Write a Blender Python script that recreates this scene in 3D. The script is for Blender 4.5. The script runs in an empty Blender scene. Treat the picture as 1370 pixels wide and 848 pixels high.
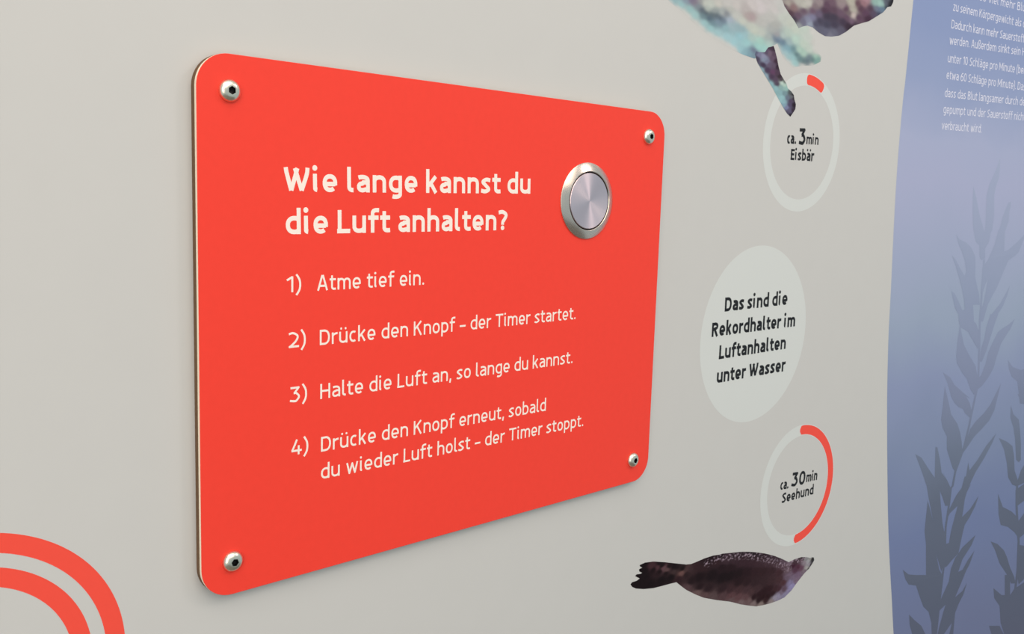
import bpy, bmesh, math, random
from mathutils import Matrix, Vector, geometry, noise

# ------------------------------------------------------------------ camera, world, lights, exposure
EYE = 1.25                       # height of the sign's centre above the floor
scene = bpy.context.scene
coll = scene.collection
CAM = {'f': 1245.34, 'R': [[0.734308, 0.03115, 0.678101], [-0.062032, -0.991688, 0.112729], [0.675976, -0.124841, -0.726272]], 'C': [-0.314448, 0.059891, 0.365934]}
KAP = 0.30666
X0 = 0.15
T = 0.005
SIGN_TEXT = [('heading_line', 'Wie lange kannst du', 'Wie lange kannst du', -111.42, 60.25, 37.07, 63.46, 10.56, 0.19),('heading_line', 'die Luft anhalten?', 'die Luft anhalten?', -110.47, 41.85, 21.02, 43.88, 10.56, 0.19),('step_numeral', '1)', '1)', -109.83, 16.37, -102.49, 16.38, 7.01, 0.135),('instruction_line', 'Atme tief ein.', 'Atme tief ein.', -94.51, 16.47, -33.81, 16.86, 7.01, 0.135),('step_numeral', '2)', '2)', -108.88, -8.52, -100.06, -8.42, 7.01, 0.135),('instruction_line', 'Drücke den Knopf – der Timer startet.', 'Drücke den Knopf – der Timer startet.', -93.05, -8.53, 76.49, -7.34, 7.01, 0.135),('step_numeral', '3)', '3)', -108.03, -33.34, -99.35, -33.26, 7.01, 0.135),('instruction_line', 'Halte die Luft an, so lange du kannst.', 'Halte die Luft an, so lange du kannst.', -92.66, -33.57, 75.39, -33.03, 7.01, 0.135),('step_numeral', '4)', '4)', -107.65, -57.76, -98.63, -57.8, 7.01, 0.135),('instruction_line', 'Drücke den Knopf erneut, sobald', 'Drücke den Knopf erneut, sobald', -92.11, -58.55, 54.76, -58.59, 7.01, 0.135),('instruction_line', 'du wieder Luft holst – der Timer stoppt.', 'du wieder Luft holst – der Timer stoppt.', -92.03, -71.66, 86.88, -72.11, 7.01, 0.135)]
DISC_TEXT = [('caption_line', 'Das sind die', 'Das sind die', 231.0, -12.56, 308.17, -11.42, 9.85, 0.215),('caption_line', 'Rekordhalter im', 'Rekordhalter im', 217.76, -29.42, 320.09, -28.6, 9.85, 0.215),('caption_line', 'Luftanhalten', 'Luftanhalten', 227.72, -45.85, 309.8, -45.07, 9.85, 0.215),('caption_line', 'unter Wasser', 'unter Wasser', 226.68, -62.64, 311.12, -62.2, 9.85, 0.215)]
EIS_TEXT = [('caption_line', 'ca.', 'ca.', 293.69, 106.19, 305.21, 106.69, 8.2, 0.205),('numeral', '3', '3', 308.7, 106.42, 317.35, 106.84, 11.94, 0.205),('caption_line', 'min', 'min', 318.16, 107.43, 334.26, 107.87, 7.32, 0.205),('caption_line', 'Eisbär', 'Eisbär', 299.47, 94.97, 329.69, 95.4, 7.95, 0.205)]
SEE_TEXT = [('caption_line', 'ca.', 'ca.', 315.32, -156.02, 326.45, -156.7, 8.05, 0.205),('numeral', '30', '30', 330.2, -156.1, 349.2, -157.12, 11.27, 0.205),('caption_line', 'min', 'min', 350.38, -155.79, 365.92, -156.46, 7.93, 0.205),('caption_line', 'Seehund', 'Seehund', 318.78, -167.19, 362.17, -167.69, 7.98, 0.205)]
MURAL_TEXT = [('text_line', 'doppelt so viel mehr Blut hat', 'doppelt so viel mehr Bl', 514.57, 245.31, 628.93, 246.97, 7.03, 0.115),('text_line', 'zu seinem Körpergewicht als der', 'zu seinem Körpergewicht', 514.31, 231.37, 616.38, 232.74, 7.03, 0.115),('text_line', 'Dadurch kann mehr Sauerstoff', 'Dadurch kann', 514.01, 216.81, 568.76, 218.02, 7.03, 0.115),('text_line', 'werden. Außerdem sinkt sein Herz', 'werden. Außerdem', 513.25, 203.5, 591.35, 206.26, 7.03, 0.115),('text_line', 'unter 10 Schläge pro Minute (bei', 'unter 10 Schläge pro', 513.02, 188.46, 596.07, 190.54, 7.03, 0.115),('text_line', 'etwa 60 Schläge pro Minute). Das', 'etwa 60 Schläge pro', 513.31, 174.6, 596.14, 176.0, 7.03, 0.115),('text_line', 'dass das Blut langsamer durch den', 'dass das Blut', 512.96, 159.35, 566.69, 160.82, 7.03, 0.115),('text_line', 'gepumpt und der Sauerstoff nicht', 'gepumpt und der', 513.09, 145.6, 583.18, 147.5, 7.03, 0.115),('text_line', 'verbraucht wird.', 'verbraucht wird.', 512.61, 131.75, 579.39, 133.39, 7.03, 0.115)]
DISC = (269.9, -31.27, 65.07, 63.47, -133.9)
EIS = (313.37, 107.97, 50.66, 48.47, -119.7)
SEE = (339.57, -156.32, 49.67, 48.79, -169.5)
ARCS = (-240.04, -126.16, [59.35, 51.82, 46.46, 39.16])
MURAL_EDGE = [(454.54, 266.31),(452.25, 230.89),(450.25, 171.42),(448.98, 150.33),(448.41, 117.05),(449.11, 80.42),(451.44, 37.07),(454.39, -7.07),(456.54, -45.53),(461.36, -91.4),(466.07, -124.93),(473.72, -173.01),(481.13, -215.37),(489.64, -255.42),(497.62, -289.13),(506.07, -325.81),(518.86, -374.89)]
KELP = [[[(615.46, 112.63),(616.76, 105.55),(617.01, 94.82),(612.66, 85.7),(611.56, 77.6),(614.82, 59.65),(614.0, 45.15),(611.86, 44.15),(609.9, 34.25),(604.43, 28.32),(606.02, 19.4),(599.81, 17.68),(596.71, 19.49),(593.7, 31.31),(586.56, 35.23),(582.28, 43.97),(580.63, 46.7),(576.99, 60.8),(574.53, 74.81),(573.86, 85.29),(580.68, 74.98),(588.19, 61.0),(598.32, 46.84),(601.35, 44.16),(600.32, 59.42),(597.98, 77.22),(601.14, 87.99),(609.22, 99.87)], [(642.24, 72.96),(642.92, 69.31),(640.97, 63.76),(641.79, 54.57),(636.97, 44.31),(638.86, 25.66),(646.25, 27.15),(660.36, 34.26),(669.99, 39.92),(672.53, 41.99),(672.43, 37.36),(665.98, 25.02),(658.97, 20.95),(648.13, 16.96),(642.9, 8.87),(636.31, -2.2),(631.87, -9.21),(623.98, -18.11),(618.61, -25.01),(615.49, -34.0),(612.93, -40.77),(605.37, -40.4),(606.63, -31.59),(611.26, -20.7),(613.06, -9.69),(614.27, -0.69),(610.46, -5.61),(606.6, -15.51),(604.02, -11.43),(603.77, 0.55),(606.9, 14.42),(611.81, 18.35),(620.59, 32.25),(624.07, 44.23),(627.14, 48.9),(629.8, 58.07),(634.37, 66.38),(637.7, 71.94)], [(551.9, 41.9),(558.08, 37.15),(570.3, 34.27),(580.25, 29.4),(588.04, 21.54),(590.17, 14.65),(591.32, 2.81),(596.77, -7.23),(601.91, -15.36),(604.44, -24.46),(595.09, -24.1),(592.29, -23.99),(594.27, -30.05),(596.92, -39.98),(601.02, -42.13),(606.97, -49.51),(610.07, -61.87),(608.12, -66.84),(592.82, -53.75),(588.39, -49.49),(578.6, -45.95),(574.75, -44.75),(570.76, -40.59),(567.97, -31.6),(561.55, -25.7),(552.59, -9.84),(558.33, -11.96),(566.92, -20.05),(574.67, -28.22),(578.26, -27.88),(575.73, -18.42),(569.13, -6.45),(564.17, 1.46),(555.87, 13.2),(548.07, 22.39),(554.9, 18.98),(563.42, 11.15),(572.84, 3.69),(574.99, 7.06),(571.49, 16.85),(564.55, 25.61),(556.94, 33.32)], [(572.4, -41.66),(576.35, -48.8),(583.03, -61.16),(594.11, -71.96),(607.21, -83.09),(613.18, -95.89),(618.37, -93.23),(624.21, -83.36),(627.76, -71.22),(633.79, -62.32),(641.58, -52.42),(650.53, -48.75),(659.72, -46.08),(670.83, -40.84),(664.42, -50.5),(657.73, -56.43),(649.49, -64.31),(643.99, -76.48),(640.23, -87.69),(632.23, -96.44),(622.13, -103.9),(613.27, -107.24),(609.31, -111.51),(602.8, -106.27),(594.4, -95.31),(583.81, -87.33),(574.07, -78.52),(571.04, -71.31),(570.85, -59.38),(571.91, -49.54)], [(655.49, -7.27),(652.45, -16.98),(646.59, -27.1),(638.44, -35.0),(639.35, -34.77),(635.06, -42.8),(629.01, -56.88),(623.74, -69.92),(617.91, -79.8),(614.09, -79.52),(613.82, -67.21),(617.9, -58.27),(619.71, -47.15),(624.96, -34.15),(626.92, -34.5),(640.42, -24.81),(649.94, -13.81)], [(602.6, 18.5),(604.16, -11.37),(605.52, -40.36),(608.68, -63.8),(612.38, -95.76),(611.52, -106.91),(608.5, -119.8),(605.89, -130.85),(603.88, -140.97),(598.14, -161.99),(586.84, -183.29),(584.53, -197.31),(581.77, -198.82),(580.96, -216.46),(578.78, -237.05),(581.63, -263.76),(581.76, -279.11),(580.45, -305.47),(579.31, -344.77),(582.88, -345.9),(584.0, -306.5),(585.29, -280.06),(585.16, -264.57),(582.29, -237.85),(584.46, -217.3),(585.25, -199.73),(587.99, -198.34),(590.28, -184.33),(601.59, -163.0),(607.38, -141.79),(609.39, -131.62),(612.0, -120.56),(615.03, -107.57),(615.9, -96.17),(612.18, -64.07),(609.0, -40.62),(607.62, -11.6),(606.05, 18.35)], [(550.67, -84.58),(564.29, -90.69),(572.86, -98.45),(588.99, -107.02),(603.28, -114.54),(594.92, -111.4),(602.62, -118.32),(607.87, -127.11),(605.8, -133.62),(595.87, -127.9),(591.38, -123.32),(583.51, -120.45),(575.35, -115.56),(568.76, -108.85),(566.65, -104.9),(559.46, -94.25)], [(556.37, -98.48),(564.99, -113.49),(571.65, -126.29),(584.42, -136.88),(590.54, -145.81),(594.98, -155.64),(597.18, -163.19),(603.97, -153.65),(608.08, -144.78),(616.41, -138.44),(630.39, -131.58),(640.58, -124.19),(656.85, -104.01),(649.38, -130.38),(641.47, -140.16),(629.32, -147.25),(617.06, -153.16),(607.16, -161.35),(598.85, -167.57),(594.21, -173.18),(591.83, -181.17),(588.65, -184.35),(583.3, -179.94),(577.19, -170.82),(569.86, -159.59),(567.81, -147.11),(559.05, -137.96),(554.96, -129.45),(555.88, -118.55)], [(515.91, -156.75),(527.2, -161.79),(537.54, -171.26),(553.09, -184.68),(549.56, -154.87),(552.86, -155.31),(559.48, -168.35),(564.3, -181.27),(572.8, -188.71),(565.87, -181.1),(576.79, -192.01),(584.06, -200.41),(582.71, -216.88),(576.08, -215.76),(569.98, -206.44),(564.27, -199.33),(568.55, -214.48),(574.14, -232.1),(579.69, -243.6),(569.1, -240.56),(556.91, -226.9),(551.34, -214.61),(545.98, -203.49),(540.34, -190.4),(531.27, -177.94),(540.6, -190.64),(533.7, -180.7),(524.72, -168.38)], [(544.47, -205.27),(549.32, -213.23),(556.91, -226.9),(569.1, -240.56),(579.34, -241.43),(585.31, -264.55),(580.23, -282.08),(567.75, -261.54),(576.06, -279.07),(582.68, -285.79),(584.15, -306.43),(581.23, -322.93),(579.56, -347.32),(573.79, -345.83),(570.54, -331.04),(564.03, -318.77),(553.72, -310.99),(546.75, -300.93),(537.32, -286.26),(524.29, -282.26),(518.02, -275.73),(512.07, -265.26),(522.76, -272.19),(535.67, -275.56),(553.32, -279.43),(548.43, -248.31),(543.75, -234.74),(543.93, -224.54)], [(657.0, -154.72),(651.42, -163.72),(638.53, -178.14),(625.32, -190.18),(616.02, -202.42),(619.28, -200.58),(612.99, -208.12),(610.4, -215.15),(609.52, -226.7),(608.59, -232.41),(621.81, -226.64),(635.56, -215.43),(631.06, -224.95),(623.13, -234.39),(614.84, -241.54),(612.43, -249.69),(608.11, -269.09),(597.49, -273.94),(588.93, -278.59),(581.61, -279.18),(569.81, -263.0),(568.43, -254.34),(588.93, -254.86),(590.79, -243.56),(593.79, -233.52),(596.97, -224.56),(598.37, -219.52),(585.85, -224.75),(580.43, -231.14),(579.34, -241.43),(578.88, -232.96),(584.96, -219.36),(594.27, -208.31),(602.6, -202.26),(606.37, -191.24),(608.6, -191.99),(610.56, -178.05),(614.26, -186.48),(626.97, -177.65),(640.17, -165.53)], [(636.72, -255.78),(631.2, -265.12),(616.79, -276.76),(611.19, -288.63),(618.67, -288.02),(626.83, -279.87),(637.61, -272.14),(631.37, -284.07),(624.97, -291.51),(618.96, -301.18),(609.78, -314.43),(622.45, -310.71),(629.35, -303.97),(625.0, -314.57),(617.0, -323.76),(612.58, -331.51),(612.77, -355.8),(604.88, -353.8),(608.36, -340.38),(593.13, -350.8),(583.42, -348.31),(585.67, -339.13),(589.5, -328.16),(593.5, -318.29),(581.23, -322.93),(583.12, -311.55),(590.78, -301.48),(595.32, -294.96),(597.01, -282.42),(602.94, -272.89),(614.85, -264.15)], [(529.83, -313.01),(540.94, -321.52),(553.03, -329.84),(564.22, -343.36),(539.71, -336.96),(532.32, -323.52)]], [[(665.25, -81.64),(675.45, -89.29),(692.07, -93.75),(697.51, -93.08),(707.21, -89.44),(714.89, -130.39),(696.55, -128.64),(687.26, -105.24),(675.25, -98.89),(668.9, -90.93)], [(690.24, -118.2),(706.46, -119.65),(708.75, -131.94),(698.96, -127.71)], [(679.29, -128.54),(686.03, -138.43),(697.18, -145.05),(700.87, -154.25),(706.04, -171.43),(709.18, -188.52),(705.59, -190.85),(699.94, -187.33),(693.77, -164.45),(688.68, -152.9),(680.6, -141.13)], [(662.86, -160.26),(679.19, -166.01),(690.12, -171.72),(695.03, -182.26),(698.95, -198.32),(707.0, -209.5),(711.29, -200.0),(721.58, -190.12),(726.91, -218.89),(722.15, -194.25),(725.8, -213.97),(706.01, -216.21),(697.47, -213.29),(687.84, -204.11),(683.15, -189.1),(689.36, -205.87),(682.03, -187.19),(674.56, -173.08)], [(704.54, -214.28),(707.73, -237.34),(714.07, -261.16),(719.15, -278.01),(722.74, -310.14),(721.85, -339.04),(721.45, -382.45),(725.99, -383.8),(726.36, -340.28),(727.24, -311.22),(723.6, -278.82),(718.46, -261.76),(712.12, -238.0),(708.92, -214.98)], [(671.71, -218.87),(683.39, -234.56),(700.63, -241.83),(712.04, -249.36),(717.06, -254.74),(731.44, -244.48),(736.04, -269.44),(720.72, -274.85),(711.08, -266.28),(697.58, -258.26),(682.79, -253.46),(676.67, -241.26)], [(704.68, -219.95),(725.8, -213.97),(729.26, -232.7),(713.86, -237.15),(708.06, -238.51)], [(666.59, -267.89),(680.34, -273.22),(693.92, -282.53),(701.26, -291.09),(709.63, -304.18),(719.96, -316.65),(723.38, -324.32),(714.95, -322.59),(702.35, -308.48),(688.03, -295.36),(677.35, -279.74)], [(719.56, -280.74),(738.97, -286.56),(745.2, -320.53),(729.95, -326.84),(722.88, -310.26)], [(681.15, -320.67),(698.46, -331.83),(704.73, -333.18),(700.69, -310.44),(711.13, -312.55),(715.22, -335.43),(722.36, -329.94),(746.1, -325.42),(758.11, -391.28),(713.11, -380.58),(701.89, -362.71),(696.4, -342.91),(684.56, -332.25)], [(679.61, -360.93),(700.43, -365.86),(713.11, -380.58),(687.92, -374.48)]]]
SEAL_BACK = [(237.24, -193.84),(229.37, -194.14),(242.82, -193.59),(248.94, -194.41),(255.15, -195.55),(261.43, -196.84),(267.75, -197.87),(274.14, -199.03),(280.64, -200.68),(287.25, -202.74),(293.93, -204.96),(300.72, -207.54),(307.6, -210.29),(314.59, -213.48),(321.67, -216.84),(328.82, -220.24),(333.78, -223.84),(340.08, -219.06),(347.07, -219.62),(352.92, -219.9)]
SEAL = ([(152.92, -176.7),(158.52, -176.37),(167.39, -177.82),(179.28, -181.24),(192.41, -185.38),(203.91, -189.01),(209.68, -190.07),(217.32, -189.97),(225.04, -189.66),(234.89, -189.94),(242.96, -191.09),(246.6, -191.18),(256.93, -192.95),(271.68, -195.53),(284.68, -198.71),(300.27, -203.41),(314.04, -208.59),(325.85, -214.04),(334.29, -218.41),(342.24, -217.81),(351.54, -218.18),(358.76, -219.81),(364.91, -221.91),(367.26, -221.73),(369.75, -222.65),(370.64, -224.99),(367.99, -227.6),(363.65, -230.87),(358.03, -233.1),(349.28, -238.07),(340.69, -243.68),(331.93, -247.05),(322.92, -247.49),(311.68, -246.94),(302.75, -245.92),(293.87, -244.42),(284.95, -241.47),(273.92, -237.49),(259.77, -231.5),(242.27, -225.48),(226.84, -219.59),(216.64, -214.33),(205.57, -207.96),(199.55, -203.6),(194.06, -199.41),(188.01, -198.73),(177.92, -197.86),(168.9, -196.93),(158.18, -194.74),(150.2, -192.17),(146.19, -189.93),(144.33, -187.71),(145.96, -186.7),(150.67, -186.92),(153.63, -186.14),(151.82, -185.08),(148.68, -183.11),(150.33, -182.38),(154.26, -183.11),(155.97, -182.86),(152.81, -181.0),(152.52, -179.49),(155.69, -179.14),(153.43, -177.81)], [(150.93, -190.34, (22, 8, 11)),(164.2, -193.31, (22, 8, 11)),(159.31, -186.75, (22, 8, 11)),(177.55, -193.29, (22, 8, 11)),(187.62, -194.11, (22, 8, 11)),(158.99, -182.59, (22, 8, 11)),(156.88, -177.7, (22, 8, 11)),(173.88, -181.08, (22, 8, 11)),(190.71, -187.07, (22, 8, 11)),(200.35, -191.3, (22, 8, 11)),(150.4, -183.27, (22, 8, 11)),(165.86, -180.72, (64, 38, 42)),(172.24, -182.91, (74, 46, 50)),(178.74, -185.74, (96, 66, 70)),(182.7, -187.58, (92, 66, 66)),(191.02, -190.76, (62, 44, 44)),(199.66, -194.05, (104, 72, 68)),(204.22, -192.57, (70, 48, 48)),(210.01, -193.71, (60, 40, 42)),(167.86, -183.69, (26, 10, 13)),(175.23, -186.75, (26, 10, 13)),(181.78, -189.61, (26, 10, 13)),(176.72, -182.98, (24, 9, 12)),(185.09, -185.67, (26, 11, 14)),(192.69, -188.77, (28, 13, 16)),(204.58, -196.64, (44, 26, 28)),(196.23, -197.55, (46, 24, 28)),(214.78, -193.67, (50, 28, 31)),(224.67, -196.11, (48, 27, 30)),(220.4, -202.53, (28, 12, 15)),(235.34, -205.06, (27, 12, 15)),(210.85, -203.17, (34, 17, 20)),(206.4, -206.64, (84, 60, 62)),(218.53, -213.9, (104, 80, 78)),(227.7, -218.24, (90, 66, 66)),(231.25, -214.13, (42, 24, 27)),(221.1, -210.2, (36, 18, 21)),(237.01, -222.65, (86, 66, 66)),(241.36, -195.14, (52, 30, 34)),(225.19, -191.25, (40, 22, 26)),(235.0, -191.1, (36, 20, 24)),(244.12, -192.63, (34, 20, 24)),(250.88, -193.59, (60, 42, 50)),(261.22, -194.72, (48, 32, 38)),(271.78, -196.53, (44, 28, 34)),(284.77, -199.52, (38, 24, 30)),(295.93, -203.42, (44, 28, 34)),(307.24, -207.03, (58, 40, 48)),(318.89, -212.09, (64, 46, 54)),(328.37, -216.35, (90, 70, 80)),(251.34, -198.18, (60, 40, 46)),(261.82, -200.68, (56, 36, 42)),(272.48, -203.22, (56, 34, 40)),(283.38, -206.47, (56, 34, 40)),(294.38, -209.07, (60, 38, 44)),(305.64, -212.39, (66, 44, 50)),(317.16, -216.47, (74, 52, 58)),(326.62, -220.76, (84, 60, 68)),(335.04, -224.83, (100, 78, 86)),(247.64, -201.76, (36, 18, 22)),(258.07, -204.3, (38, 19, 23)),(248.41, -209.63, (26, 11, 14)),(257.68, -210.67, (27, 12, 15)),(268.16, -211.98, (32, 15, 18)),(278.79, -213.29, (40, 20, 24)),(289.74, -215.96, (48, 26, 30)),(300.78, -217.98, (50, 28, 31)),(312.0, -220.01, (54, 31, 35)),(322.48, -223.9, (62, 36, 40)),(268.84, -218.7, (38, 19, 22)),(279.64, -221.43, (44, 24, 27)),(290.62, -224.2, (50, 30, 33)),(301.69, -226.3, (54, 33, 36)),(312.94, -228.42, (60, 37, 40)),(323.21, -230.27, (68, 42, 45)),(329.26, -233.85, (76, 46, 50)),(249.31, -218.86, (46, 27, 30)),(259.81, -221.6, (58, 35, 38)),(270.54, -225.04, (66, 42, 44)),(280.29, -227.57, (66, 43, 46)),(249.83, -224.16, (80, 56, 58)),(260.41, -227.62, (88, 58, 60)),(271.16, -231.13, (92, 62, 64)),(279.84, -233.43, (90, 62, 64)),(259.65, -230.36, (96, 74, 74)),(273.78, -236.13, (112, 90, 90)),(284.51, -237.34, (104, 80, 80)),(290.32, -241.58, (122, 102, 100)),(300.42, -244.62, (130, 112, 106)),(289.73, -236.04, (40, 16, 20)),(297.23, -235.31, (42, 18, 22)),(303.74, -234.96, (42, 18, 22)),(310.35, -234.95, (46, 21, 25)),(308.74, -240.34, (40, 15, 18)),(296.67, -240.23, (38, 14, 18)),(315.27, -239.29, (46, 21, 25)),(302.02, -239.27, (40, 15, 18)),(305.72, -242.96, (50, 26, 28)),(286.05, -231.73, (70, 46, 48)),(294.62, -231.26, (62, 40, 43)),(318.32, -236.63, (60, 34, 38)),(333.53, -231.42, (104, 84, 98)),(338.66, -236.17, (128, 116, 144)),(340.86, -240.22, (142, 132, 168)),(341.78, -233.43, (116, 96, 114)),(337.23, -243.51, (136, 124, 152)),(331.68, -244.89, (134, 124, 148)),(323.59, -243.5, (140, 130, 150)),(319.16, -244.08, (146, 136, 150)),(313.81, -246.13, (134, 118, 116)),(330.01, -240.28, (92, 68, 80)),(326.75, -241.54, (114, 96, 112)),(322.94, -237.8, (66, 38, 44)),(346.8, -236.76, (122, 100, 116)),(348.59, -232.26, (116, 92, 112)),(336.72, -229.41, (112, 90, 106)),(340.51, -222.64, (62, 26, 42)),(347.81, -225.75, (80, 42, 58)),(352.68, -227.59, (98, 64, 80)),(343.72, -220.59, (70, 46, 54)),(336.64, -218.95, (120, 100, 110)),(351.85, -220.71, (90, 68, 76)),(352.81, -219.03, (40, 28, 30)),(344.65, -218.71, (52, 36, 40)),(356.92, -223.99, (140, 124, 132)),(358.98, -221.63, (140, 136, 136)),(361.63, -224.01, (162, 156, 158)),(363.2, -227.21, (154, 144, 150)),(361.13, -229.57, (172, 166, 160)),(364.4, -222.5, (150, 146, 140)),(367.73, -223.62, (36, 32, 32)),(368.94, -225.68, (54, 50, 52)),(366.25, -227.91, (54, 46, 50)),(363.0, -230.36, (66, 58, 58)),(359.02, -231.56, (120, 100, 112)),(344.53, -227.43, (84, 52, 68))])
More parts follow.
